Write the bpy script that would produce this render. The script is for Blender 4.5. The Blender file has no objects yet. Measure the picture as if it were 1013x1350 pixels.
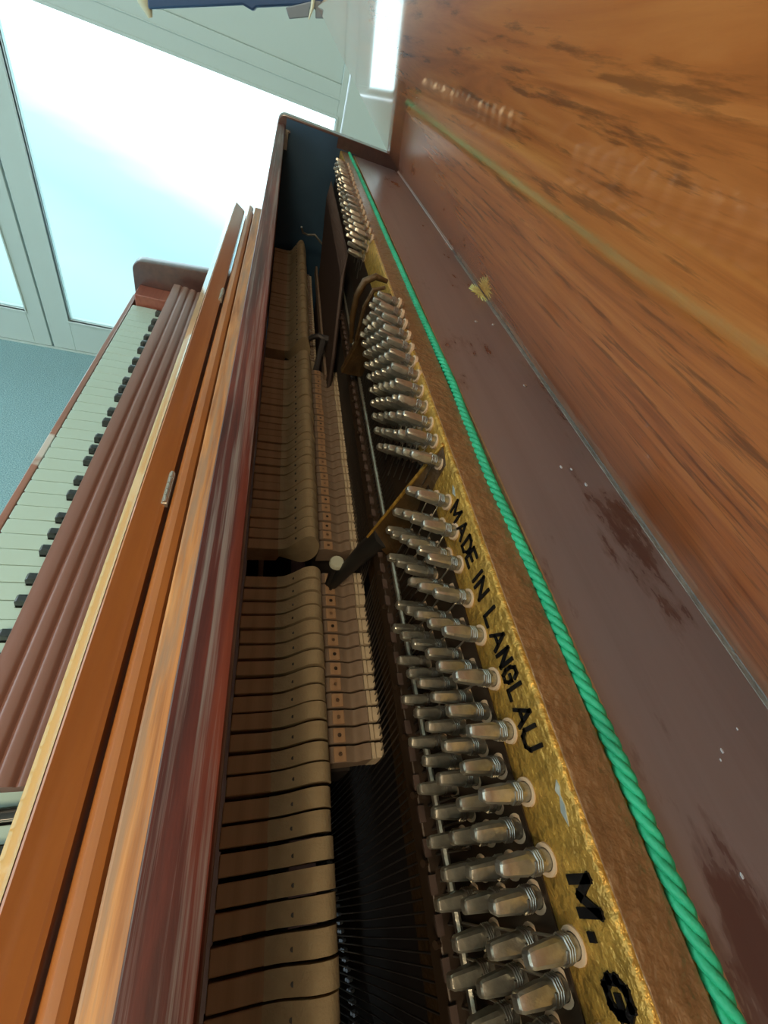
import bpy, bmesh, math, random
from mathutils import Vector, Matrix
random.seed(7)
C = bpy.context.scene.collection
H0 = 1.24                      # eye height above the carpet; shapes below are drawn in eye-relative metres

# ------------------------------------------------------------------ materials
def M(name):
    m = bpy.data.materials.new(name); m.use_nodes = True
    nt = m.node_tree; b = nt.nodes['Principled BSDF']
    return m, nt, b
def simple(name, col, rough=.5, metal=0, coat=0, bump=0, bscale=200, var=0, vscale=30, coat_r=.05, spec=.5):
    m, nt, b = M(name); N = nt.nodes; L = nt.links
    b.inputs['Base Color'].default_value = (*col, 1); b.inputs['Roughness'].default_value = rough
    b.inputs['Metallic'].default_value = metal; b.inputs['Coat Weight'].default_value = coat
    b.inputs['Coat Roughness'].default_value = coat_r
    b.inputs['Specular IOR Level'].default_value = spec
    tc = N.new('ShaderNodeTexCoord')
    if var:
        n = N.new('ShaderNodeTexNoise'); n.inputs['Scale'].default_value = vscale; n.inputs['Detail'].default_value = 5
        L.new(tc.outputs['Object'], n.inputs['Vector'])
        r = N.new('ShaderNodeValToRGB'); r.color_ramp.elements[0].position = .3; r.color_ramp.elements[1].position = .7
        r.color_ramp.elements[0].color = (*[c * (1 - var) for c in col], 1)
        r.color_ramp.elements[1].color = (*[min(1, c * (1 + var)) for c in col], 1)
        L.new(n.outputs['Fac'], r.inputs['Fac']); L.new(r.outputs['Color'], b.inputs['Base Color'])
    if bump:
        n = N.new('ShaderNodeTexNoise'); n.inputs['Scale'].default_value = bscale; n.inputs['Detail'].default_value = 3
        L.new(tc.outputs['Object'], n.inputs['Vector'])
        u = N.new('ShaderNodeBump'); u.inputs['Strength'].default_value = bump; u.inputs['Distance'].default_value = .002
        L.new(n.outputs['Fac'], u.inputs['Height']); L.new(u.outputs['Normal'], b.inputs['Normal'])
    return m
def wood(name, dark, mid, light, rough=.35, coat=.6, scale=1.0, coat_r=.06, streak=None, bump=.12, worn=None, spec=.5, cior=1.5, ys=3.2):
    """varnished wood, grain running along the piano (y)"""
    m, nt, b = M(name); N = nt.nodes; L = nt.links
    tc = N.new('ShaderNodeTexCoord')
    mp = N.new('ShaderNodeMapping'); mp.inputs['Scale'].default_value = (60 * scale, ys * scale, 60 * scale)
    L.new(tc.outputs['Object'], mp.inputs['Vector'])
    n = N.new('ShaderNodeTexNoise'); n.inputs['Scale'].default_value = 1.0; n.inputs['Detail'].default_value = 7
    n.inputs['Roughness'].default_value = .62; n.inputs['Distortion'].default_value = .6
    L.new(mp.outputs['Vector'], n.inputs['Vector'])
    r = N.new('ShaderNodeValToRGB'); e = r.color_ramp.elements
    e[0].position = .3; e[0].color = (*dark, 1); e[1].position = .72; e[1].color = (*light, 1)
    q = e.new(.5); q.color = (*mid, 1)
    L.new(n.outputs['Fac'], r.inputs['Fac'])
    out = r.outputs['Color']
    def mixin(out, colr, mscale, p0, p1, amt, detail=6):
        mp2 = N.new('ShaderNodeMapping'); mp2.inputs['Scale'].default_value = mscale
        mp2.inputs['Location'].default_value = (3.1, 1.7, .4)
        L.new(tc.outputs['Object'], mp2.inputs['Vector'])
        n2 = N.new('ShaderNodeTexNoise'); n2.inputs['Scale'].default_value = 1; n2.inputs['Detail'].default_value = detail
        n2.inputs['Roughness'].default_value = .65
        L.new(mp2.outputs['Vector'], n2.inputs['Vector'])
        r2 = N.new('ShaderNodeValToRGB'); r2.color_ramp.elements[0].position = p0; r2.color_ramp.elements[1].position = p1
        r2.color_ramp.elements[0].color = (0, 0, 0, 1); r2.color_ramp.elements[1].color = (amt, amt, amt, 1)
        L.new(n2.outputs['Fac'], r2.inputs['Fac'])
        mx = N.new('ShaderNodeMix'); mx.data_type = 'RGBA'
        L.new(r2.outputs['Color'], mx.inputs['Factor']); L.new(out, mx.inputs['A'])
        mx.inputs['B'].default_value = (*colr, 1)
        return mx.outputs['Result'], r2.outputs['Color']
    if streak: out, _ = mixin(out, streak[0], streak[1], streak[2], streak[3], streak[4])
    if worn:
        out, f = mixin(out, worn[0], worn[1], worn[2], worn[3], worn[4])
        mr = N.new('ShaderNodeMapRange'); mr.inputs['To Min'].default_value = rough; mr.inputs['To Max'].default_value = worn[5]
        L.new(f, mr.inputs['Value']); L.new(mr.outputs['Result'], b.inputs['Roughness'])
    else: b.inputs['Roughness'].default_value = rough
    L.new(out, b.inputs['Base Color'])
    b.inputs['Coat Weight'].default_value = coat; b.inputs['Coat Roughness'].default_value = coat_r
    b.inputs['Coat IOR'].default_value = cior
    b.inputs['Specular IOR Level'].default_value = spec
    if bump:
        u = N.new('ShaderNodeBump'); u.inputs['Strength'].default_value = bump; u.inputs['Distance'].default_value = .001
        L.new(n.outputs['Fac'], u.inputs['Height']); L.new(u.outputs['Normal'], b.inputs['Normal'])
    return m

m_lid = wood('lid varnished mahogany', (.31, .068, .014), (.60, .160, .034), (.80, .265, .066), rough=.4, coat=1, scale=1.7, bump=.0, coat_r=.045,
             streak=((.085, .022, .008), (200, 20, 200), .55, .63, .62), worn=((.58, .16, .028), (8, 4, 8), .45, .62, .45, .4), ys=5, cior=1.55)
m_strip = wood('dark mahogany strip', (.255, .205, .190), (.285, .232, .215), (.315, .26, .24), rough=.38, coat=1, coat_r=.26, bump=.02,
               worn=((.07, .022, .018), (22, 9, 22), .55, .64, .8, .16))
m_rail = wood('worn rail', (.030, .007, .005), (.080, .015, .009), (.15, .034, .018), rough=.48, coat=.22, coat_r=.14, bump=.35, spec=.22, scale=2.2,
              worn=((.25, .24, .23), (190, 3, 190), .52, .62, .5, .5))
m_orange = wood('orange varnished beech', (.32, .105, .022), (.40, .140, .030), (.50, .19, .040), rough=.4, coat=1, coat_r=.06, scale=.5, bump=.03)
m_amber = wood('varnished edge amber sheen', (.66, .29, .035), (.74, .36, .045), (.80, .42, .065), rough=.35, coat=1, coat_r=.03, scale=.5, bump=.02)  # edge of the orange board; the fallboard's amber reflection is put into its colour
m_ledge = wood('grained ledge', (.26, .10, .035), (.48, .21, .07), (.66, .34, .13), rough=.5, coat=.3, coat_r=.3, scale=2.5, bump=.3,
               worn=((.30, .22, .16), (160, 9, 160), .46, .62, .7, .6))
m_flute = wood('fluted fallboard brown', (.17, .072, .048), (.21, .088, .060), (.24, .104, .072), rough=.4, coat=.7, coat_r=.18, scale=.5, bump=.04)
m_case = wood('case dark wood', (.05, .018, .013), (.07, .026, .018), (.09, .036, .024), rough=.4, coat=1, coat_r=.25, bump=.04)
m_redblock = wood('reddish key block', (.20, .055, .035), (.25, .075, .045), (.30, .10, .06), rough=.45, coat=.4, bump=.05)
m_slip = wood('key slip wood', (.20, .075, .05), (.27, .11, .07), (.34, .15, .10), rough=.35, coat=.8, coat_r=.1, bump=.05,
              worn=((.62, .62, .58), (2, 5, 2), .55, .60, .8, .4))
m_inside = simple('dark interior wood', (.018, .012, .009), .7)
m_black = simple('matt black iron', (.012, .012, .012), .55)
m_gold = simple('gold painted iron', (.50, .29, .055), .38, .5, 0, .9, 330, .28, 160)
m_goldtop = simple('bronze painted plate top', (.27, .155, .068), .36, .3, .4, .9, 230, .22, 120, coat_r=.25)
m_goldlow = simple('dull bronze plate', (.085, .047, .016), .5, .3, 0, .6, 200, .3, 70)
m_pin = simple('nickel tuning pin', (.42, .40, .33), .30, .8, 0, .15, 400, .18, 260)
m_coil = simple('steel wire coil', (.40, .38, .33), .28, .9)
m_bush = simple('maple bushing', (.62, .45, .29), .6)
m_string = simple('steel string', (.16, .15, .14), .35, .9)
m_bar = simple('aged dark bar', (.035, .02, .011), .5, .3)
m_copper = simple('dusty copper wound string', (.075, .052, .045), .5, .5)
m_hwood = wood('hammer moulding wood', (.30, .17, .085), (.38, .22, .115), (.43, .27, .15), rough=.75, coat=0, bump=.1)
m_hfelt = simple('hammer felt', (.40, .30, .17), .9, 0, 0, .3, 600, .10, 90)
m_stain = simple('staple dark', (.045, .04, .035), .5, .5)
m_blue = simple('stained felt', (.26, .25, .21), .9, 0, 0, .2, 600, .15, 120)
m_dwood = simple('damper block wood', (.21, .145, .098), .7, 0, 0, .1, 300, .12, 60)
m_dfelt = simple('damper felt cream', (.42, .33, .22), .9, 0, 0, .2, 500, .1, 80)
m_redfelt = simple('red felt', (.16, .022, .02), .9)
m_rope = simple('green twisted cord', (.03, .46, .22), .5, 0, .15, .3, 500, .22, 60, spec=.35)
m_white = simple('white key acrylic', (.44, .58, .51), .25, 0, .4)
m_bkey = simple('black key', (.012, .014, .013), .25, 0, .5)
m_brass = simple('aged brass', (.52, .40, .20), .35, .85, 0, .2, 300)
m_hinge = simple('worn steel hinge', (.55, .52, .46), .35, .8, 0, .3, 260, .2, 90)
m_paintwhite = simple('white joinery paint', (.47, .57, .53), .45, 0, .2, .05, 20)
m_gap = simple('dark gap', (.05, .07, .06), .8)
m_wall = simple('wall paint', (.55, .60, .55), .8)
m_wallwarm = simple('warm wall paint', (.70, .62, .50), .8)
m_ceil = simple('ceiling paint', (.75, .73, .68), .8)
m_letter = simple('black letter enamel', (.003, .003, .004), .5, 0, 0, spec=.2)
m_chip = simple('bare chipped metal', (.45, .52, .50), .35, .4)
m_splash = simple('yellow paint', (.95, .80, .26), .5, 0, .2, .4, 500, .2, 200)
m_cream = simple('cream plastic', (.62, .60, .42), .4)
m_navy = simple('navy painted metal', (.03, .07, .16), .4, .2, .2)
m_greym = simple('grey metal clip', (.20, .22, .24), .5, .2)
m_knob = simple('pale felt knob', (.46, .48, .38), .6)

def carpet():
    m, nt, b = M('blue grey carpet'); N = nt.nodes; L = nt.links
    tc = N.new('ShaderNodeTexCoord'); n = N.new('ShaderNodeTexNoise'); n.inputs['Scale'].default_value = 260; n.inputs['Detail'].default_value = 4
    L.new(tc.outputs['Object'], n.inputs['Vector'])
    r = N.new('ShaderNodeValToRGB'); e = r.color_ramp.elements
    e[0].position = .35; e[0].color = (.15, .30, .33, 1); e[1].position = .68; e[1].color = (.34, .51, .52, 1)
    L.new(n.outputs['Fac'], r.inputs['Fac']); L.new(r.outputs['Color'], b.inputs['Base Color'])
    b.inputs['Roughness'].default_value = .95
    u = N.new('ShaderNodeBump'); u.inputs['Strength'].default_value = .6; u.inputs['Distance'].default_value = .004
    L.new(n.outputs['Fac'], u.inputs['Height']); L.new(u.outputs['Normal'], b.inputs['Normal'])
    return m
m_carpet = carpet()
def glass():
    m = bpy.data.materials.new('window glass'); m.use_nodes = True; nt = m.node_tree; N = nt.nodes; L = nt.links
    for n in list(N): N.remove(n)
    o = N.new('ShaderNodeOutputMaterial'); t = N.new('ShaderNodeBsdfTransparent'); t.inputs['Color'].default_value = (.93, .99, .98, 1)
    g = N.new('ShaderNodeBsdfGlossy'); g.inputs['Roughness'].default_value = .02
    f = N.new('ShaderNodeFresnel'); mx = N.new('ShaderNodeMixShader')
    L.new(f.outputs['Fac'], mx.inputs['Fac']); L.new(t.outputs[0], mx.inputs[1]); L.new(g.outputs[0], mx.inputs[2]); L.new(mx.outputs[0], o.inputs['Surface'])
    return m
m_glass = glass()
def paving():
    """pale outdoor paving: mint by the door, then painted bluish shade and sunlit white"""
    m, nt, b = M('outdoor paving'); N = nt.nodes; L = nt.links
    tc = N.new('ShaderNodeTexCoord'); n = N.new('ShaderNodeTexNoise'); n.inputs['Scale'].default_value = .8; n.inputs['Detail'].default_value = 3
    L.new(tc.outputs['Object'], n.inputs['Vector'])
    s = N.new('ShaderNodeSeparateXYZ'); L.new(tc.outputs['Object'], s.inputs['Vector'])
    a = N.new('ShaderNodeMath'); a.operation = 'MULTIPLY_ADD'; a.inputs[1].default_value = .9; L.new(n.outputs['Fac'], a.inputs[0])
    xr = N.new('ShaderNodeMath'); xr.operation = 'MULTIPLY_ADD'; xr.inputs[1].default_value = .95
    L.new(s.outputs['X'], xr.inputs[0]); L.new(s.outputs['Y'], xr.inputs[2]); L.new(xr.outputs[0], a.inputs[2])
    mr = N.new('ShaderNodeMapRange'); mr.inputs['From Min'].default_value = 1.5; mr.inputs['From Max'].default_value = 6.5
    L.new(a.outputs[0], mr.inputs['Value'])
    r = N.new('ShaderNodeValToRGB'); e = r.color_ramp.elements  # bluish shade and sunlit white are painted into this ramp
    e[0].position = 0.0; e[0].color = (.27, .36, .33, 1)
    e[1].position = 1.0; e[1].color = (.66, .70, .70, 1)
    for p, c in ((.16, (.27, .355, .365)), (.32, (.20, .295, .345)), (.50, (.24, .34, .39)), (.68, (.44, .52, .55))):
        q = e.new(p); q.color = (*c, 1)
    L.new(mr.outputs['Result'], r.inputs['Fac']); L.new(r.outputs['Color'], b.inputs['Base Color'])
    b.inputs['Roughness'].default_value = .8
    return m
m_pave = paving()

# ------------------------------------------------------------------ geometry helpers (eye-relative coords)
def linkmesh(name, verts, faces, mat, parent=None, smooth=False, bevel=0, seg=2, autosm=None):
    me = bpy.data.meshes.new(name)
    root = parent
    while root is not None and root.parent: root = root.parent
    off = Vector((0, 0, H0)) - (Vector(root.get('origin_v', (0, 0, 0))) if root is not None else Vector((0, 0, 0)))
    me.from_pydata([Vector(v) + off for v in verts], [], faces)
    bm = bmesh.new(); bm.from_mesh(me); bmesh.ops.recalc_face_normals(bm, faces=bm.faces)
    if bevel:
        es = [e for e in bm.edges if len(e.link_faces) == 2 and e.calc_face_angle(0) > .6]
        bmesh.ops.bevel(bm, geom=es, offset=bevel, segments=seg, affect='EDGES', profile=.5)
    bm.to_mesh(me); bm.free()
    if isinstance(mat, (list, tuple)):
        for k in mat: me.materials.append(k)
    else: me.materials.append(mat)
    if smooth or bevel:
        for p in me.polygons: p.use_smooth = True
        me.set_sharp_from_angle(angle=math.radians(autosm or (22 if bevel else 40)))
    o = bpy.data.objects.new(name, me); C.objects.link(o)
    if parent is not None: o.parent = parent
    return o
class MB:
    def __init__(s): s.v = []; s.f = []
    def add(s, v, f):
        k = len(s.v); s.v += [tuple(p) for p in v]; s.f += [[i + k for i in q] for q in f]; return s
    def box(s, x0, x1, y0, y1, z0, z1):
        v = [(x, y, z) for x in (x0, x1) for y in (y0, y1) for z in (z0, z1)]
        return s.add(v, [(0, 1, 3, 2), (4, 6, 7, 5), (0, 4, 5, 1), (2, 3, 7, 6), (0, 2, 6, 4), (1, 5, 7, 3)])
    def prism(s, prof, y0, y1, sx=0):
        """profile of (x, z) points swept along y"""
        n = len(prof)
        v = [(x, y0, z) for x, z in prof] + [(x, y1, z) for x, z in prof]
        f = [[i, (i + 1) % n, n + (i + 1) % n, n + i] for i in range(n)] + [list(range(n - 1, -1, -1)), list(range(n, 2 * n))]
        return s.add(v, f)
    def prism3(s, pts, d):
        n = len(pts); pts = [Vector(p) for p in pts]; d = Vector(d)
        return s.add(pts + [p + d for p in pts], [[i, (i + 1) % n, n + (i + 1) % n, n + i] for i in range(n)] + [list(range(n - 1, -1, -1)), list(range(n, 2 * n))])
    def tube(s, pts, r, n=8, caps=True):
        pts = [Vector(p) for p in pts]; rs = r if isinstance(r, (list, tuple)) else [r] * len(pts)
        vs = []; up = Vector((0, 0, 1)); prev = None
        for i, p in enumerate(pts):
            t = (pts[min(i + 1, len(pts) - 1)] - pts[max(i - 1, 0)]).normalized()
            if prev is None:
                a = t.cross(up)
                if a.length < .05: a = t.cross(Vector((1, 0, 0)))
            else: a = prev - t * prev.dot(t)
            a.normalize(); prev = a; b = t.cross(a)
            vs += [p + (a * math.cos(2 * math.pi * k / n) + b * math.sin(2 * math.pi * k / n)) * rs[i] for k in range(n)]
        f = [[i * n + k, i * n + (k + 1) % n, (i + 1) * n + (k + 1) % n, (i + 1) * n + k] for i in range(len(pts) - 1) for k in range(n)]
        if caps: f += [list(range(n - 1, -1, -1)), [(len(pts) - 1) * n + k for k in range(n)]]
        return s.add(vs, f)
    def build(s, name, mat, parent=None, **k): return linkmesh(name, s.v, s.f, mat, parent, **k)
def thing(name, label, cat, base=(0, 0, -H0)):
    o = bpy.data.objects.new(name, None); C.objects.link(o)
    w = Vector(base) + Vector((0, 0, H0)); o.location = w; o.empty_display_size = .1
    o['origin_v'] = list(w); o['label'] = label; o['category'] = cat
    return o
def struct(o): o['kind'] = 'structure'; return o
def dup(o, delta, parent=None):
    """copy of a part with copies of its sub-parts, shifted"""
    c = o.copy(); C.objects.link(c); c.parent = parent if parent is not None else o.parent
    c.location = o.location + Vector(delta)
    for ch in list(o.children):
        d = ch.copy(); C.objects.link(d); d.parent = c
    return c

# ------------------------------------------------------------------ THE ROOM
WY = 1.93; FZ = -1.24; CZ = 1.36
struct(MB().box(-3.2, .50, -2.6, 1.99, FZ - .1, FZ).build('floor', m_carpet))
struct(MB().box(-3.2, .62, -2.6, 1.99, CZ, CZ + .1).build('ceiling', m_ceil))
struct(MB().box(.50, .62, -2.6, WY, FZ, CZ).build('wall_right', m_wallwarm))
struct(MB().box(-3.2, .62, -2.7, -2.6, FZ, CZ).build('wall_back', m_wallwarm))
w = MB(); w.box(-3.2, -2.2, WY, WY + .06, FZ, CZ); w.box(.185, .62, WY, WY + .06, FZ, CZ); w.box(-2.2, .185, WY, WY + .06, .93, CZ)
struct(w.build('wall_far', m_paintwhite))
def door(name, x0, x1, gx0, gx1, gz0, gz1, ztop):
    d = MB()
    y0, y1 = WY, WY + .045
    b = FZ + .004
    d.box(x0, gx0, y0, y1, b, ztop); d.box(gx1, x1, y0, y1, b, ztop)
    d.box(gx0, gx1, y0, y1, b, gz0); d.box(gx0, gx1, y0, y1, gz1, -.082)
    d.box(gx0, gx1, y0 + .012, y1 - .008, -.082, ztop - .10); d.box(gx0, gx1, y0, y1, ztop - .10, ztop)
    o = struct(d.build(name, m_paintwhite, None, bevel=.0015, seg=1))
    # slim raised bead lines round the upper panel and the pane
    t = MB()
    for z in (-.118,): t.box(gx0 - .004, gx1 + .002, y0 - .0025, y0, z - .002, z + .002)
    for (a0, a1, c0, c1) in ((gx0 - .006, gx1 + .006, gz0 - .008, gz0), (gx0 - .006, gx1 + .006, gz1, gz1 + .008), (gx0 - .006, gx0, gz0, gz1), (gx1, gx1 + .006, gz0, gz1)):
        t.box(a0, a1, y0 - .004, y0 + .012, c0, c1)
    bo = t.build('glazing_bead', m_paintwhite, o, bevel=.001, seg=1)
    g = MB().box(gx0, gx1, y0 + .02, y0 + .026, gz0, gz1).build('pane', m_glass, o)
    return o
door('door_1', -.882, .180, -.800, .160, -1.101, -.167, .93)
door('door_2', -1.95, -.889, -1.87, -.951, -1.095, -.167, .93)
struct(MB().box(-3.2, .62, WY - .012, WY, FZ, FZ + .004).build('trim_1', m_paintwhite))
struct(MB().box(-9, 9, 2.0, 26, FZ - .12, FZ - .02).build('ground', m_pave))

# ------------------------------------------------------------------ THE PIANO
YN, YF = -.245, 1.095          # inner faces of the two sides (treble side near, bass side far)
P = thing('upright_piano', 'old brown upright piano with its lid half open over the hammers, tuning pins and keys', 'piano', (.10, .43, FZ))
def part(mb, name, mat, parent=None, **k): return mb.build(name, mat, parent or P, **k)

# --- case
for y0, y1, nm in ((YF, 1.130, 'side_panel'), (YN - .035, YN, 'side_panel')):
    r = .014; prof = [(.262, FZ), (.262, -.115), (-.0155 + r, -.115)]
    prof += [(-.0155 + r - r * math.sin(a), -.115 - r + r * math.cos(a)) for a in (math.pi / 8, math.pi / 4, 3 * math.pi / 8, math.pi / 2)]
    prof += [(-.0155, -.46), (-.0155, FZ)]
    part(MB().prism(prof, y0, y1), nm, m_case, bevel=.002, seg=2)
    r = .022; x0, x1, zt = -.300, -.0155, -.446
    prof = [(x1, -.60), (x1, -.428), (-.14, -.434)]
    prof += [(x0 + r - r * math.sin(a), zt - r + r * math.cos(a)) for a in [k * math.pi / 12 for k in range(7)]] + [(x0, -.60)]
    part(MB().prism(prof, y0, y1), 'key_arm', m_case, bevel=.003, seg=3)
part(MB().box(.0005, .1400, YF - .002, YF, -.60, -.135).box(.0005,.100,YF-.002,YF,-.135,-.119), 'side_haze', simple('dark blue window haze', (.022, .060, .105), .5, 0, .3, .1, 60, .15, 20))  # added sheet; bluish window haze over the far side is put into its colour
# key blocks at the ends of the keyboard
part(MB().box(-.288, -.12, 1.042, YF, -.56, -.497), 'key_block', m_redblock, bevel=.002)
part(MB().box(-.288, -.12, YN, -.192, -.56, -.497), 'key_block', m_redblock, bevel=.002)
# key bed, key slip, lower case
part(MB().box(-.305, .10, YN, YF, -.60, -.565), 'key_bed', m_case)
part(MB().box(-.3045, -.2955, YN, YF, -.60, -.523), 'key_slip', m_slip, bevel=.0015)
part(MB().box(-.05, -.03, YN, YF, FZ + .05, -.60), 'lower_panel', m_case)
part(MB().box(-.05, .262, YN, YF, FZ, FZ + .05), 'bottom_board', m_case)
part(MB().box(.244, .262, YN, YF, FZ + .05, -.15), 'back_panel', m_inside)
# upper front panel (its worn top rail is what the camera looks down on)
pr = [(-.0156, -.300), (-.0156, -.1315), (-.0150, -.1300), (-.008, -.1290), (-.0012, -.1303), (-.0003, -.1325), (-.0003, -.300)]
part(MB().prism(pr, YN, YF), 'upper_panel', m_rail, smooth=True, autosm=35)
part(MB().box(-.0156, -.0055, YN, YF, -.50, -.300), 'upper_panel_back', m_inside)
# small moulded ledge in front of it, far end short of the side
part(MB().box(-.0452, -.0166, YN, 1.068, -.300, -.2700).box(-.030, -.0166, YN, 1.068, -.270, -.2665), 'moulding', m_ledge, bevel=.0015, seg=2)
# rounded rail of the music desk
pr = [(-.0600, -.300), (-.0605, -.2800), (-.0590, -.2745), (-.0560, -.2720), (-.0520, -.2725), (-.0480, -.2760), (-.0465, -.2810), (-.0465, -.300)]
part(MB().prism(pr, YN, 1.078), 'desk_rail', m_orange, bevel=.0010, seg=2)
# the folded music desk board with its bevelled, key-reflecting edge
pr = [(-.0632, -.305), (-.0632, -.2760), (-.0655, -.2738), (-.0790, -.2645), (-.0801, -.2650), (-.0940, -.2900), (-.0938, -.305)]
part(MB().prism(pr, YN, 1.040), 'music_desk', m_orange)
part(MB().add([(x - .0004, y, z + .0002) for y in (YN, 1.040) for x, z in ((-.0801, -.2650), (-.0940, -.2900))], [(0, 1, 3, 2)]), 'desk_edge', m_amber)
for yc in (.254, .629, -.12):
    h = MB()
    for k in range(5): h.tube([(-.0632, yc - .017 + k * .007, -.2725), (-.0632, yc - .0108 + k * .007, -.2725)], .0016, 8)
    h.box(-.0655, -.0612, yc - .0175, yc + .0175, -.2775, -.2732)
    part(h, 'hinge', m_hinge)
# fluted fallboard lying over the back of the keys
x0, x1, za, zb = -.2075, -.112, -.4600, -.4800
top = [(x0, za - .016), (x0 - .001, za - .004), (x0 + .0008, za - .0006)]
NP = 60; groves = (.17, .335, .50)
for i in range(NP + 1):
    t = i / NP; x = x0 + .002 + (x1 - x0 - .002) * t; z = za + (zb - za) * t * t * .9 - .0006
    d = 0
    for g in groves: d += .0024 * math.exp(-((t - g) / .022) ** 2)
    z += .0006 * abs(math.sin(math.pi * min(t, .66) / .165)) - d
    top.append((x, z))
prof = top + [(x1, zb - .016)]
fb = part(MB().prism(prof, .088, 1.056), 'fallboard', m_flute, smooth=True, autosm=50)
for yc in (.945, .575, .213):
    h = MB().box(-.1600, -.1500, yc - .021, yc + .021, -.4740, -.4690)
    for k in (-1, 1): h.tube([(-.155, yc + k * .012, -.4690), (-.155, yc + k * .012, -.4680)], .002, 8)
    part(h, 'fallboard_hinge', m_hinge, fb, bevel=.0008)

# --- keys: u is the distance from the bass end of the keyboard
KB = 1.037
WT, BT = -.5200, -.5085
bc = {0: 20.9, 1: 49.6, 3: 91.0, 4: 117.5, 5: 144.0}
blacks = [26.0] + [47 + 164.5 * o + bc[k] for o in range(7) for k in (0, 1, 3, 4, 5)]
blacks = [b / 1000 for b in blacks]
whites = [i * .0235 for i in range(52)]
for u in whites:
    a, b = u + .0006, u + .0235 - .0006
    ra, rb = a, b
    for c in blacks:
        if c - .0065 < a + .002 < c + .0065 or (a < c + .0065 < a + .012): ra = max(ra, c + .0065)
        if (b - .012 < c - .0065 < b): rb = min(rb, c - .0065)
    y = lambda q: KB - q
    xf, xm, xb = -.2925, -.2405, -.13
    r = .0016
    pl = [(xf + r, y(a)), (xm, y(a)), (xm, y(ra)), (xb, y(ra)), (xb, y(rb)), (xm, y(rb)), (xm, y(b)), (xf + r, y(b)), (xf, y(b) + r), (xf, y(a) - r)]
    n = len(pl); mb = MB()
    mb.add([(p, q, WT) for p, q in pl] + [(p, q, WT - .022) for p, q in pl], [list(range(n))] + [list(range(2 * n - 1, n - 1, -1))] + [[i, (i + 1) % n, n + (i + 1) % n, n + i] for i in range(n)])
    part(mb, 'white_key', m_white, bevel=.0006, seg=2)
bk = None
for c in blacks:
    if bk is None:
        y0, y1 = KB - c - .0048, KB - c + .0048
        mb = MB(); xs = [(-.2415, WT - .004, .0052), (-.2400, BT - .003, .0047), (-.2370, BT, .0043), (-.13, BT, .0043)]
        v = []
        for x, z, hw in xs:
            v += [(x, KB - c - .0052, WT - .004), (x, KB - c - hw, z), (x, KB - c + hw, z), (x, KB - c + .0052, WT - .004)]
        f = [[i * 4 + k, i * 4 + (k + 1) % 4, i * 4 + 4 + (k + 1) % 4, i * 4 + 4 + k] for i in range(3) for k in range(4)] + [[0, 1, 2, 3], [12, 13, 14, 15]]
        mb.add(v, f); bk = part(mb, 'black_key', m_bkey, bevel=.0006, seg=2); c0 = c
    else: dup(bk, (0, c0 - c, 0))

# --- iron plate: bronze top, gold front face, rounded bright ridge
xr = .108
prof = [(xr + .0018, -.1368), (xr + .0006, -.1373), (xr, -.1386), (xr, -.158), (xr + .0015, -.24), (xr + .012, -.262), (.150, -.262), (.150, -.1395), (.1345, -.1392), (.1288, -.1392), (.1282, -.1368)]
tp = [(xr + .0018, -.1368), (.1275, -.1368)]
plate = part(MB().prism(prof, YN, YF), 'iron_plate', m_gold, smooth=True, autosm=60)
part(MB().box(xr + .0022, .1282, YN, YF, -.1392, -.1364), 'plate_top', m_goldtop, plate, bevel=.0004)
# lower, dark bronze plate and soundboard seen behind the strings
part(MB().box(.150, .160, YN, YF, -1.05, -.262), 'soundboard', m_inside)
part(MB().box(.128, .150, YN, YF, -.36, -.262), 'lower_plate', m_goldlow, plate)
# gussets
def gusset(yc, lean, top, bot, xo, name, mat, th=.006, ztop=-.139):
    pts = []
    v = [(xr + .001, yc, ztop + .0015), (xr - .006, yc, ztop + .0005), (xr - .012, yc + lean * .2, ztop - .012), (xo, yc + lean, bot), (xr + .001, yc + lean, bot)]
    return part(MB().prism3(v, (0, -th, 0)), name, mat, plate, bevel=.0015, seg=2)
v = [(.1070, .186, -.1385), (.1095, .156, -.1480), (.1095, .166, -.2400), (.0885, .192, -.2400), (.1095, .193, -.1400), (.1095, .200, -.2400)]
part(MB().add(v, [(0, 1, 2, 3), (0, 3, 5, 4), (2, 5, 3), (0, 4, 1), (1, 4, 5, 2)]), 'plate_rib', m_goldlow, plate, bevel=.0008)
part(MB().tube([(.1072, .186, -.1380), (.0980, .189, -.188), (.0884, .192, -.2400)], [.0014, .0013, .0010], 8), 'rib_lit_edge', m_gold, plate, smooth=True)  # thin gold bead; the lit edge of the rib put in as brighter colour
rib = MB(); rib.tube([(.100, .188, -.232), (.094, .196, -.262), (.0875, .204, -.305), (.0820, .2095, -.340)], [.010, .0080, .006, .005], 10)
rib.tube([(.0790, .2100, -.306), (.0795, .2105, -.340), (.081, .213, -.42)], .0042, 8)
part(rib, 'rib_foot', m_black, plate, smooth=True)
gusset(.405, .02, -.139, -.235, .082, 'plate_rib', m_goldlow, .010)
b = MB(); b.tube([(.104, .415, -.132), (.092, .413, -.130), (.083, .412, -.136), (.079, .413, -.150), (.080, .415, -.172), (.086, .42, -.20)], [.002, .003, .0034, .003, .003, .002], 10)
b.tube([(.098, .392, -.130), (.088, .390, -.134), (.084, .391, -.150), (.085, .395, -.185)], [.0016, .002, .002, .0016], 8)
part(b, 'casting_boss', m_goldlow, plate, smooth=True)
part(MB().box(.1074, .1080, YN, YF, -.2480, -.1665), 'pin_field', m_bar, plate)
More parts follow.
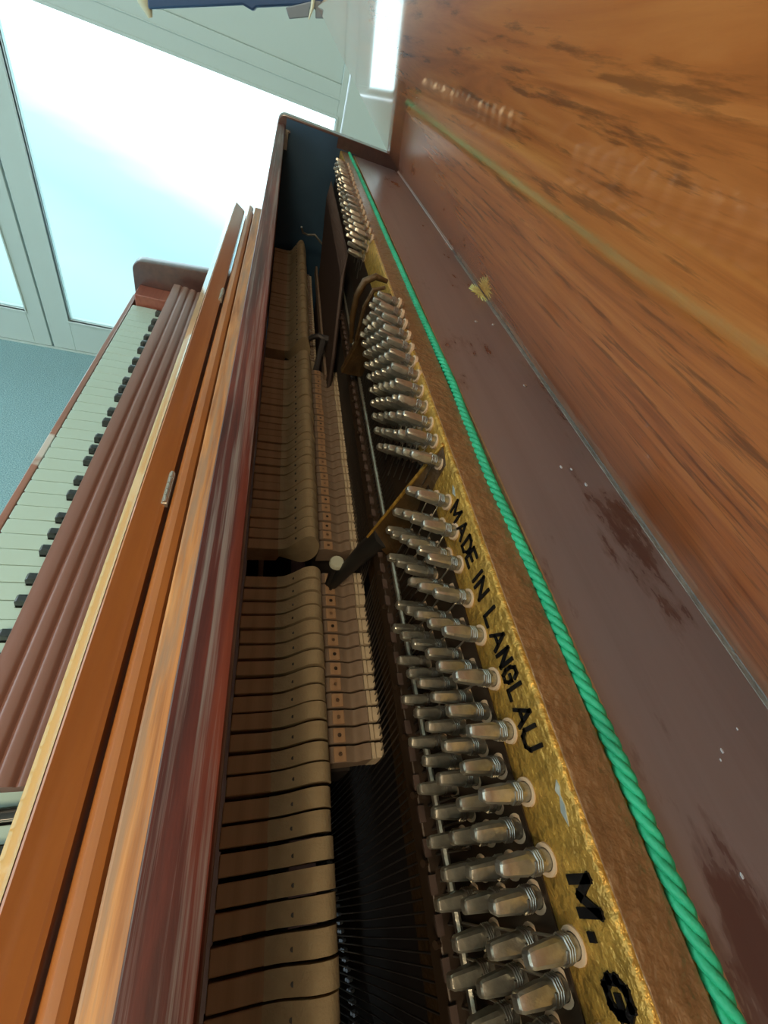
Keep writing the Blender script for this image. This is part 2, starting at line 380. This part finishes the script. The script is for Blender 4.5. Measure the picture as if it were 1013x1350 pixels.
# pressure bar with its screws and felt pads, and the thin string rest above
pb = part(MB().box(.0985, .108, YN, YF, -.262, -.248), 'pressure_bar', m_bar, plate, bevel=.001)
part(MB().tube([(.1045, YN, -.2380), (.1045, YF, -.2380)], .0020, 8), 'string_rest', m_pin, plate)
fp = MB()
for i in range(96):
    y = YN + .01 + i * .0138
    fp.box(.0975, .1010, y, y + .0072, -.2480, -.2462)
part(fp, 'felt_pad', m_redfelt if False else simple('dusty pink pad', (.06, .036, .028), .9), pb)
sc = None
for i in range(40):
    y = -.03 + i * .0276
    if sc is None:
        sc = part(MB().tube([(.0975, y, -.2465), (.0950, y, -.2450)], .0016, 8), 'bar_screw', m_bar, pb); ys = y
    else: dup(sc, (0, y - ys, 0))

# --- tuning pins
def pin_mesh(tip, yaw=0.0):
    tip = Vector(tip); d = Vector((.985, -.02, -.172)).normalized(); L_ = (xr - tip.x) / d.x
    u = d.cross(Vector((0, 1, 0))).normalized(); w_ = d.cross(u).normalized()
    def ring(s, r, n, sq=False, ph=0):
        o = []
        for k in range(n):
            a = 2 * math.pi * (k + .5) / n + ph
            o.append(tip + d * s + (u * math.cos(a) + w_ * math.sin(a)) * r)
        return o
    secs = [(0, .0012, 1), (.0005, .0019, 1), (.0014, .0023, 1), (.0050, .00255, 1), (.0108, .0030, 1), (.0124, .0032, .0), (L_ + .004, .0032, 0)]
    v = []; f = []; n = 16
    for s, r, sq in secs:
        for k in range(n):
            a = 2 * math.pi * (k + .5) / n + yaw
            c, sn = math.cos(a), math.sin(a)
            if sq:
                m_ = max(abs(math.cos(a - yaw)), abs(math.sin(a - yaw))); rr = min(r * 1.0 / m_, r * 1.26)
            else: rr = r
            v.append(tip + d * s + (u * c + w_ * sn) * rr)
    for i in range(len(secs) - 1):
        f += [[i * n + k, i * n + (k + 1) % n, (i + 1) * n + (k + 1) % n, (i + 1) * n + k] for k in range(n)]
    f += [list(range(n - 1, -1, -1))]
    A = MB().add(v, f)
    Bc = MB(); pts = []
    for k in range(33):
        a = k / 8 * 2 * math.pi; s = .0135 + k / 32 * .0040
        pts.append(tip + d * s + (u * math.cos(a) + w_ * math.sin(a)) * .0035)
    pts.append(tip + d * .018 + Vector((.0, .002, -.006))); pts.append(Vector((xr - .0025, tip.y + .002, tip.z - .03)))
    Bc.tube(pts, .00048, 6)
    Bu = MB(); vs = []; fs = []
    for s, r in ((L_ - .0012, .0034), (L_ - .0012, .0047), (L_ + .001, .0049)):
        vs += [tip + d * s + (u * math.cos(2 * math.pi * k / 20) + w_ * math.sin(2 * math.pi * k / 20)) * r for k in range(20)]
    fs = [[i * 20 + k, i * 20 + (k + 1) % 20, (i + 1) * 20 + (k + 1) % 20, (i + 1) * 20 + k] for i in range(2) for k in range(20)]
    Bu.add(vs, fs)
    return A, Bc, Bu
tips = []
zA = (-.1565, -.1795, -.2045); zB = (-.1690, -.1925, -.2160)
k = 0
for i in range(-6, 7):
    for z in zA: tips.append((-.0063 + i * .0202, z))
    for z in zB: tips.append((.0042 + i * .0202, z))
tips = [t for t in tips if t[0] < .122] + [(.1331, -.1515), (.1455, -.1618), (.1564, -.1704), (.1673, -.1805), (.1522, -.1494), (.1648, -.1587), (.1257, -.1637), (.1259, -.1836), (.1372, -.1941), (.1481, -.2040), (.1360, -.1726), (.1456, -.1809), (.1576, -.1923), (.1679, -.2005)]
ten = []
for i in range(12):
    y0 = .1808 + i * .0172
    z0 = -.1440 + .0145 * min(1, i / 11)
    for j in range(6):
        if y0 + j * .0115 < .400: ten.append((y0 + j * .0115, z0 - j * .0088))
bass = []
for i in range(16):
    y0 = .560 + i * .0245
    for j in range(3): bass.append((y0 + j * .008, (-.1335 + .004 * i / 15) - j * (.0135 - .0004 * i)))
allp = sorted(tips + ten + bass, key=lambda t: t[0])
rnd = random.Random(3)
variants = []
rest = [MB(), MB(), MB()]
for idx, (y, z) in enumerate(allp):
    y += rnd.uniform(-.0006, .0006); z += rnd.uniform(-.0006, .0006); x = .087 + rnd.uniform(-.0008, .0008)
    if idx < 99:
        if len(variants) < 5:
            a_, b_, c_ = pin_mesh((x, y, z), rnd.uniform(-.5, .5))
            o = part(a_, 'tuning_pin', m_pin, smooth=True, autosm=28)
            part(b_, 'string_coil', m_coil, o, smooth=True); part(c_, 'bushing', m_bush, o, smooth=True)
            variants.append((o, (x, y, z)))
        else:
            o, q = variants[rnd.randrange(5)]
            dup(o, (0, y - q[1], z - q[2]))
    else:
        for mb, sm in zip(rest, pin_mesh((x, y, z), rnd.uniform(-.5, .5))): mb.add(sm.v, sm.f)
o = part(rest[0], 'tuning_pins', m_pin, smooth=True, autosm=28); o['kind'] = 'stuff'
part(rest[1], 'string_coil', m_coil, o, smooth=True); part(rest[2], 'bushing', m_bush, o, smooth=True)

# --- strings below the pressure bar
ns = 0
st = MB(); stf = []
for i in range(100):
    y = -.10 + i * .0050
    if abs(y - .20) < .008: continue
    part(MB().tube([(.1075, y, -.215), (.1040, y, -.250), (.1200, y - .012, -.45), (.1260, y - .03, -.9)], .00055, 5), 'string', m_string); ns += 1
for i in range(54):
    y = .40 + i * .0050
    st.tube([(.1075, y, -.21), (.1040, y, -.250), (.1200, y - .03, -.45), (.1260, y - .08, -.9)], .00055, 5)
o = part(st, 'steel_strings', m_string); o['kind'] = 'stuff'
bs = None
for i in range(38):
    y = .585 + i * .0105
    g = MB().tube([(.0915, y + .02, -.172), (.0900, y + .015, -.200), (.0960, y - .02, -.30), (.1060, y - .10, -.62), (.112, y - .17, -.95)], [.0005, .0030, .0033, .0033, .0033], 6)
    part(g, 'bass_string', m_copper)
# bridge with its double row of pins, low at the treble end
br = part(MB().prism3([(.128, -.24, -.47), (.150, -.24, -.47), (.150, .20, -.80), (.128, .20, -.80), (.128, .20, -.83), (.128, -.24, -.50)][:4], (0, 0, -.03)), 'bridge', m_inside)
bp = None
for i in range(60):
    t = i / 60; y = -.20 + .36 * t; z = -.455 - .27 * t
    for s in (0, 1):
        q = (.1255, y + s * .006, z + .004 * s)
        if bp is None: bp = part(MB().tube([q, (q[0] - .004, q[1], q[2] + .003)], .0014, 6), 'bridge_pin', m_greym, br); q0 = q
        elif i < 49: dup(bp, (0, q[1] - q0[1], q[2] - q0[2]))

# --- hammers
def hammer(y0, wd, prof_w, prof_f, sx, sz):
    h = part(MB().prism(prof_w, y0, y0 + wd), 'hammer', m_hwood, bevel=.0005, seg=1)
    part(MB().prism(prof_f, y0 - .0001, y0 + wd + .0001), 'hammer_felt', m_hfelt, h, smooth=True, autosm=50)
    part(MB().tube([(sx, y0 + wd * .5 - .001, sz - .001), (sx, y0 + wd * .5 - .001, sz + .0005)], .0011, 8), 'staple', m_stain, h)
    part(MB().tube([(.016, y0 + wd / 2, -.355), (.022, y0 + wd / 2, -.47)], .0028, 8), 'shank', m_hwood, h)
    return h
def curve(pts, n=6):
    """Catmull-Rom through the points"""
    out = []
    for i in range(len(pts) - 1):
        p0 = pts[max(i - 1, 0)]; p1 = pts[i]; p2 = pts[i + 1]; p3 = pts[min(i + 2, len(pts) - 1)]
        for k in range(n):
            t = k / n
            out.append(tuple(.5 * ((2 * p1[j]) + (-p0[j] + p2[j]) * t + (2 * p0[j] - 5 * p1[j] + 4 * p2[j] - p3[j]) * t * t + (-p0[j] + 3 * p1[j] - 3 * p2[j] + p3[j]) * t ** 3) for j in (0, 1)))
    out.append(pts[-1]); return out
def profs(hump):
    top = curve([(.0300, -.3340), (.0365, -.3325), (.0440, -.3260 + hump * .5), (.0530, -.3165 + hump), (.0610, -.3145 + hump * .8), (.0670, -.3200), (.0690, -.3290), (.0665, -.3400 - hump), (.0560, -.3500 - hump), (.0430, -.3500), (.0320, -.3460)])
    wd = [(.0020, -.3350), (.0300, -.3345), (.0325, -.3350), (.0325, -.3470), (.0300, -.3540), (.0020, -.3560)]
    return wd, top
NP_ = .0130
groups = []
Y0 = .2150
lst = [Y0 - (i + 1) * NP_ for i in range(24)]
def run(ys, wd, hump, sx, sz, jit=.0):
    base = None
    r_ = random.Random(11)
    for y in ys:
        dz = r_.uniform(-.0012, .0010); dx = r_.uniform(-.0006, .0004); dy = r_.uniform(-.0005, .0005)
        if base is None:
            pw, pf = profs(hump); base = hammer(y, wd, pw, pf, sx, sz); yb = y
        else: dup(base, (dx, y - yb + dy, dz))
run(lst, .0108, .0, .0440, -.3262)
run([.2440 + i * .0131 for i in range(27)], .0116, .004, .0455, -.3215)
run([.6250 + i * .0172 for i in range(26)], .0158, .009, .0470, -.3155)

# --- dampers
def damper(y0, wd):
    top = curve([(.0700, -.3400), (.0760, -.3385), (.0860, -.3400), (.0930, -.3420), (.0985, -.3375), (.1030, -.3365)], 4)
    prof = top + [(.1030, -.3560), (.0700, -.3600)]
    d = part(MB().prism(prof, y0, y0 + wd), 'damper', m_dwood, smooth=True, autosm=40)
    part(MB().box(.1035, .1062, y0, y0 + wd, -.3580, -.3360), 'damper_felt', m_dfelt, d)
    part(MB().box(.1066, .1128, y0 + .0002, y0 + wd - .0002, -.3600, -.3350), 'felt_face', m_dfelt, d, bevel=.0008)
    part(MB().tube([(.0800, y0 + wd / 2, -.3395), (.0800, y0 + wd / 2, -.3380)], .0016, 8), 'damper_screw', m_stain, d)
    part(MB().box(.0752, .0845, y0 + .0004, y0 + wd - .0004, -.3410, -.3380), 'damper_plate', m_hwood, d, bevel=.0006)
    return d
base = damper(.0600, .0108); r_ = random.Random(5)
for i in range(1, 13): dup(base, (r_.uniform(-.0005, .0005), i * .01262, r_.uniform(-.0008, .0006)))
for i in range(27): dup(base, (r_.uniform(-.0005, .0005) + .001, .2510 - .0600 + i * .0127, r_.uniform(-.0008, .0006)))
# bass dampers: short blocks standing in two thin rows
bd = part(MB().box(.0660, .0800, .6100, .6155, -.3500, -.3350), 'bass_damper', m_dfelt, bevel=.0008)
part(MB().box(.0700, .0760, .6105, .6150, -.3360, -.3330), 'damper_plate', m_dwood, bd, bevel=.0006)
for i in range(1, 40): dup(bd, (0, i * .0088, 0))
part(MB().box(.0905, .0945, .575, 1.02, -.350, -.333), 'damper_rail', m_dwood, bevel=.001)
rt = None
for i in range(24):
    y = .60 + i * .013
    if rt is None: rt = part(MB().box(.0950, .0985, y, y + .006, -.346, -.334), 'rail_cloth', m_redfelt, bevel=.0006)
    else: dup(rt, (0, i * .013, 0))
# action brackets, bolt knob
k = part(MB().tube([(.0790, .2100, -.3050), (.0790, .2100, -.3012), (.0790, .2100, -.3000)], [.0066, .0066, .0056], 20), 'bracket_knob', m_knob, smooth=True, autosm=40)
br1 = MB(); br1.tube([(.062, .640, -.318), (.070, .635, -.308), (.078, .632, -.302), (.086, .632, -.305)], [.0035, .0040, .0045, .0055], 8)
br1.tube([(.086, .632, -.305), (.105, .632, -.303), (.128, .635, -.290), (.140, .636, -.286)], [.0055, .0042, .0040, .0034], 8)
br1.tube([(.086, .632, -.305), (.080, .600, -.335), (.074, .575, -.38)], [.005, .0045, .006], 8)
part(br1, 'action_bracket', m_pin if False else simple('dusty dark iron', (.06, .055, .055), .5, .5), smooth=True)
part(MB().tube([(.138, .636, -.2865), (.147, .637, -.284)], .0040, 8), 'bracket_tip', m_redfelt)
br2 = MB(); br2.tube([(.050, 1.02, -.268), (.055, 1.03, -.280), (.065, 1.035, -.283), (.080, 1.035, -.279), (.095, 1.035, -.290), (.108, 1.035, -.295)], .0022, 8)
part(br2, 'spring_wire', m_pin, smooth=True)
# rails and darkness below the action
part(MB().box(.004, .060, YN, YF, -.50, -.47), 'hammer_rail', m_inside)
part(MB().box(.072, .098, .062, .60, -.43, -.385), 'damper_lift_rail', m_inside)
# little hook near the far corner of the front panel
part(MB().box(.000, .006, 1.086, 1.095, -.165, -.135).tube([(.003, 1.09, -.14), (.008, 1.085, -.136)], .002, 6), 'panel_catch', m_hinge)

# --- fixed rear strip of the top and the half-open lid (about forty degrees up)
part(MB().box(.1368, .2316, YN, YF, -.152, -.1370), 'rear_strip', m_strip, bevel=.0004)
part(MB().box(.1356, .1368, YN, YF, -.152, -.1363), 'strip_edge', m_amber if False else simple('bare wood edge', (.42, .30, .16), .6, 0, 0, .3, 300, .25, 150))
part(MB().box(.2330, .262, YN - .035, 1.130, -.155, -.1368), 'back_rail', m_case)
th = math.radians(139.6); lx, lz = .2318, -.1368
dx, dz = math.cos(th), math.sin(th); nx, nz = math.sin(th), -math.cos(th)   # outward normal (+x, +z)
W_ = .262
p = [(lx, lz), (lx + dx * W_, lz + dz * W_), (lx + dx * W_ + nx * .018, lz + dz * W_ + nz * .018), (lx + nx * .018, lz + nz * .018)]
lid = part(MB().prism(p, YN - .035, 1.130), 'lid', m_lid, bevel=.0012, seg=2)
# continuous hinge along the fold
hg = MB(); y = YN
while y < YF - .01:
    L_ = .030; hg.tube([(.2317, y, -.1368), (.2317, y + L_ - .0008, -.1368)], .0006, 8); y += L_
part(hg, 'lid_hinge', simple('dull hinge knuckles', (.16, .14, .12), .5, .5))
part(MB().box(.2298, .2312, .62, YF - .004, -.1372, -.1364), 'hinge_leaf', simple('bright nickel hinge', (.75, .76, .74), .3, .6), bevel=.0002, seg=1)
part(MB().box(.2276, .2314, YN, .60, -.1375, -.1368), 'worn_edge', simple('worn pale edge', (.36, .37, .31), .6, 0, 0, .4, 400, .3, 150))

# star-shaped splash of yellow paint on the strip, beside the hinge
def star(cx, cy, r, n, seed):
    q = random.Random(seed); pts = []
    for k in range(n * 2):
        a = math.pi * k / n; rr = r * (q.uniform(.85, 1.15) if k % 2 == 0 else q.uniform(.45, .62))
        pts.append((min(cx + rr * math.cos(a) * .75, .2300), cy + rr * math.sin(a) * 1.5))
    return pts
s = star(.2262, .4770, .0150, 17, 4)
mb = MB(); n = len(s)
mb.add([(x, y, -.1363) for x, y in s] + [(x, y, -.1372) for x, y in s] + [(.2262, .4770, -.1360)], [[i, (i + 1) % n, 2 * n] for i in range(n)] + [[i, n + i, n + (i + 1) % n, (i + 1) % n] for i in range(n)])
part(mb, 'paint_splash', m_splash)
# screws in the strip
scr = None
for x, y in ((.1941, .3887), (.2153, .3929), (.2050, .2800)):
    if True:
        if scr is None: scr = part(MB().tube([(x, y, -.1375), (x, y, -.1364)], .0016, 8), 'strip_screw', m_hinge); q0 = (x, y)
        else: dup(scr, (x - q0[0], y - q0[1], 0))

m_speck = simple('white paint speck', (.8, .8, .78), .6)
for k, (x, y, r) in enumerate(((.1906, .1798, .0014), (.1985, .1790, .0013), (.2032, .1657, .0016), (.1854, .0154, .0009), (.1818, .0125, .0005), (.2011, .0223, .0005), (.1620, -.0188, .0008))):
    part(MB().prism3([(x - r * .5, y - r, -.1369), (x + r * .3, y - r * .8, -.1369), (x + r * .5, y + r * .2, -.1369), (x, y + r * 1.1, -.1369), (x - r * .6, y + r * .4, -.1369)], (0, 0, .0003)), 'paint_speck', m_speck)

# --- casting letters on the gold face, reading from the bass side to the treble side
GL = {
 'M': [[(0, 0), (0, 1), (.5, .25), (1, 1), (1, 0)]], 'A': [[(0, 0), (.5, 1), (1, 0)], [(.22, .36), (.78, .36)]],
 'D': [[(0, 0), (0, 1), (.55, 1), (.95, .7), (.95, .3), (.55, 0), (0, 0)]], 'E': [[(1, 0), (0, 0), (0, 1), (1, 1)], [(0, .5), (.8, .5)]],
 'I': [[(.3, 0), (.3, 1)]], 'N': [[(0, 0), (0, 1), (1, 0), (1, 1)]], 'L': [[(0, 1), (0, 0), (.9, 0)]],
 'G': [[(.95, .78), (.7, 1), (.25, 1), (0, .7), (0, .3), (.25, 0), (.75, 0), (1, .25), (1, .48), (.55, .48)]],
 'U': [[(0, 1), (0, .25), (.25, 0), (.75, 0), (1, .25), (1, 1)]], '.': [[(.3, .08), (.3, .16)]],
}
def letter(ch, y0, zb, hgt, wid, stroke=.0015):
    mb = MB(); wid = wid * .88 if wid > .003 else wid
    for line in GL[ch]:
        P_ = [Vector((y0 - a * wid, zb + b * hgt)) for a, b in line]
        for a, b in zip(P_[:-1], P_[1:]):
            d = (b - a).normalized() * stroke * .5; n = Vector((-d.y, d.x)); a = a - d; b = b + d
            q = [(a + n), (b + n), (b - n), (a - n)]
            mb.prism3([(xr - .0007, v.x, v.y) for v in q], (.0012, 0, 0))
    part(mb, 'letter', m_letter, plate)
for ch, y, wd in (('M', .1445, .0095), ('A', .1315, .0085), ('D', .1203, .0070), ('E', .1125, .0062), ('I', .0995, .0020), ('N', .0955, .0078), ('L', .0800, .0062),
                  ('A', .0705, .0078), ('N', .0612, .0055), ('G', .0540, .0054), ('L', .0466, .0044), ('A', .0393, .0070), ('U', .0312, .0075)):
    letter(ch, y, -.1522, .0092, wd)
letter('M', -.0118, -.1512, .0086, .0088, .0026); letter('.', -.0237, -.1508, .0086, .004, .0024); letter('G', -.0330, -.1508, .0082, .0075, .0024)
for (y, z, a) in ((.1525, -.1440, .0040), (.0112, -.1425, .0025), (.0055, -.1432, .0045)):
    v = [(xr - .0003, y + a, z + .001), (xr - .0004, y + a * .2, z + .0016), (xr - .0003, y - a, z), (xr - .0004, y - a * .1, z - .0014)]
    part(MB().prism3(v, (.0006, 0, 0)), 'paint_chip', m_chip, plate)

# ------------------------------------------------------------------ green cord lying in the groove
rp = [(1.092, .93), (.90, .945), (.70, .955), (.57, .955), (.47, .960), (.38, .960), (.31, .967), (.26, .972), (.21, .958), (.16, .949), (.115, .959), (.085, .968), (.05, .968), (.02, .977), (-.03, .975), (-.08, .972), (-.20, .972)]
path = []
for i in range(len(rp) - 1):
    for k in range(12):
        t = k / 12; t2 = t * t * (3 - 2 * t)
        path.append(Vector((-(-.1360) * (rp[i][1] + (rp[i + 1][1] - rp[i][1]) * t2) + .0, rp[i][0] + (rp[i + 1][0] - rp[i][0]) * t, -.1366)))
# even resampling
S = [0]
for a, b in zip(path[:-1], path[1:]): S.append(S[-1] + (b - a).length)
N_ = 900; fine = []; j = 0
for i in range(N_):
    s = S[-1] * i / (N_ - 1)
    while j < len(S) - 2 and S[j + 1] < s: j += 1
    t = (s - S[j]) / (S[j + 1] - S[j]); fine.append(path[j].lerp(path[j + 1], t))
mb = MB()
for k in range(3):
    pts = []
    for i, p_ in enumerate(fine):
        a = S[-1] * i / (N_ - 1) / .0165 * 2 * math.pi + k * 2 * math.pi / 3
        pts.append(p_ + Vector((math.cos(a), 0, -math.sin(a))) * .0017)
    mb.tube(pts, .00170, 7)
o = mb.build('green_cord', m_rope, None, smooth=True, autosm=80)
o['label'] = 'bright green twisted cord lying along the groove of the bronze plate top'; o['category'] = 'cord'

# ------------------------------------------------------------------ dark blue stand arm beyond the piano
T = thing('stand_arm', 'dark blue metal arm with a cream end cone before the glazed door', 'stand', (-.08, 1.2, -H0))
part(MB().prism3([(-.250, 1.2, -.058), (-.093, 1.2, -.004), (-.075, 1.2, -.006), (-.070, 1.2, .0), (.045, 1.2, .040), (.080, 1.2, .060), (.080, 1.2, .085), (-.250, 1.2, -.030)], (0, .03, 0)), 'arm', m_navy, T, bevel=.003)
part(MB().tube([(-.262, 1.215, -.030), (-.257, 1.215, -.052), (-.250, 1.215, -.068)], [.016, .012, .004], 14), 'end_cone', m_cream, T, smooth=True)
part(MB().prism3([(-.020, 1.195, .016), (-.012, 1.195, .004), (.022, 1.195, .017), (.022, 1.195, .028), (.032, 1.195, .030), (.034, 1.195, .019), (.070, 1.195, .030), (.074, 1.195, .048), (.03, 1.195, .040)], (0, .008, 0)), 'clip_plate', m_greym, T, bevel=.0015)
part(MB().tube([(.026, 1.19, .060), (.026, 1.19, .030), (.022, 1.19, .014)], [.004, .003, .001], 8), 'clip_pin', m_cream, T, smooth=True)
part(MB().tube([(.075, 1.215, .070), (.498, 1.215, .250)], .010, 10), 'arm_tube', m_navy, T)

# ------------------------------------------------------------------ camera
cam = bpy.data.cameras.new('camera'); co = bpy.data.objects.new('camera', cam); C.objects.link(co)
f_, yaw, pitch, roll = 545.74, .449369, -.777689, .422122
cyw, syw, cp, sp = math.cos(yaw), math.sin(yaw), math.cos(pitch), math.sin(pitch)
fwd = Vector((syw * cp, cyw * cp, sp)); right = Vector((cyw, -syw, 0)); up = right.cross(fwd)
c_, s_ = math.cos(roll), math.sin(roll)
r2 = c_ * right + s_ * up; u2 = -s_ * right + c_ * up
m4 = Matrix(((r2.x, u2.x, -fwd.x, 0), (r2.y, u2.y, -fwd.y, 0), (r2.z, u2.z, -fwd.z, H0), (0, 0, 0, 1)))
co.matrix_world = m4
cam.sensor_fit = 'HORIZONTAL'; cam.sensor_width = 36; cam.lens = f_ / 1013 * 36; cam.clip_start = .005
bpy.context.scene.camera = co

# ------------------------------------------------------------------ light
wd = bpy.data.worlds.new('World'); bpy.context.scene.world = wd; wd.use_nodes = True
bg = wd.node_tree.nodes['Background']; bg.inputs['Color'].default_value = (.72, .90, 1.0, 1); bg.inputs['Strength'].default_value = 2.3
def light(name, kind, loc, rot, energy, col, **k):
    l = bpy.data.lights.new(name, kind); l.energy = energy; l.color = col
    for a, v in k.items(): setattr(l, a, v)
    o = bpy.data.objects.new(name, l); C.objects.link(o); o.location = loc; o.rotation_euler = rot; return o
sun = light('sun', 'SUN', (0, 6, 5), (0, 0, 0), 2.4, (1, .97, .90), angle=.01)
sun.rotation_euler = Vector((.30, -.03, .95)).to_track_quat('Z', 'Y').to_euler()
light('ceiling_lamp', 'AREA', (-.55, -.9, H0 + 1.30), (0, 0, 0), 22, (1, .78, .50), size=.6)

vs = bpy.context.scene.view_settings
vs.view_transform = 'Standard'; vs.look = 'None'; vs.gamma = 1; vs.use_curve_mapping = False; vs.exposure = .48
for o in bpy.data.objects:
    if 'origin_v' in o: del o['origin_v']
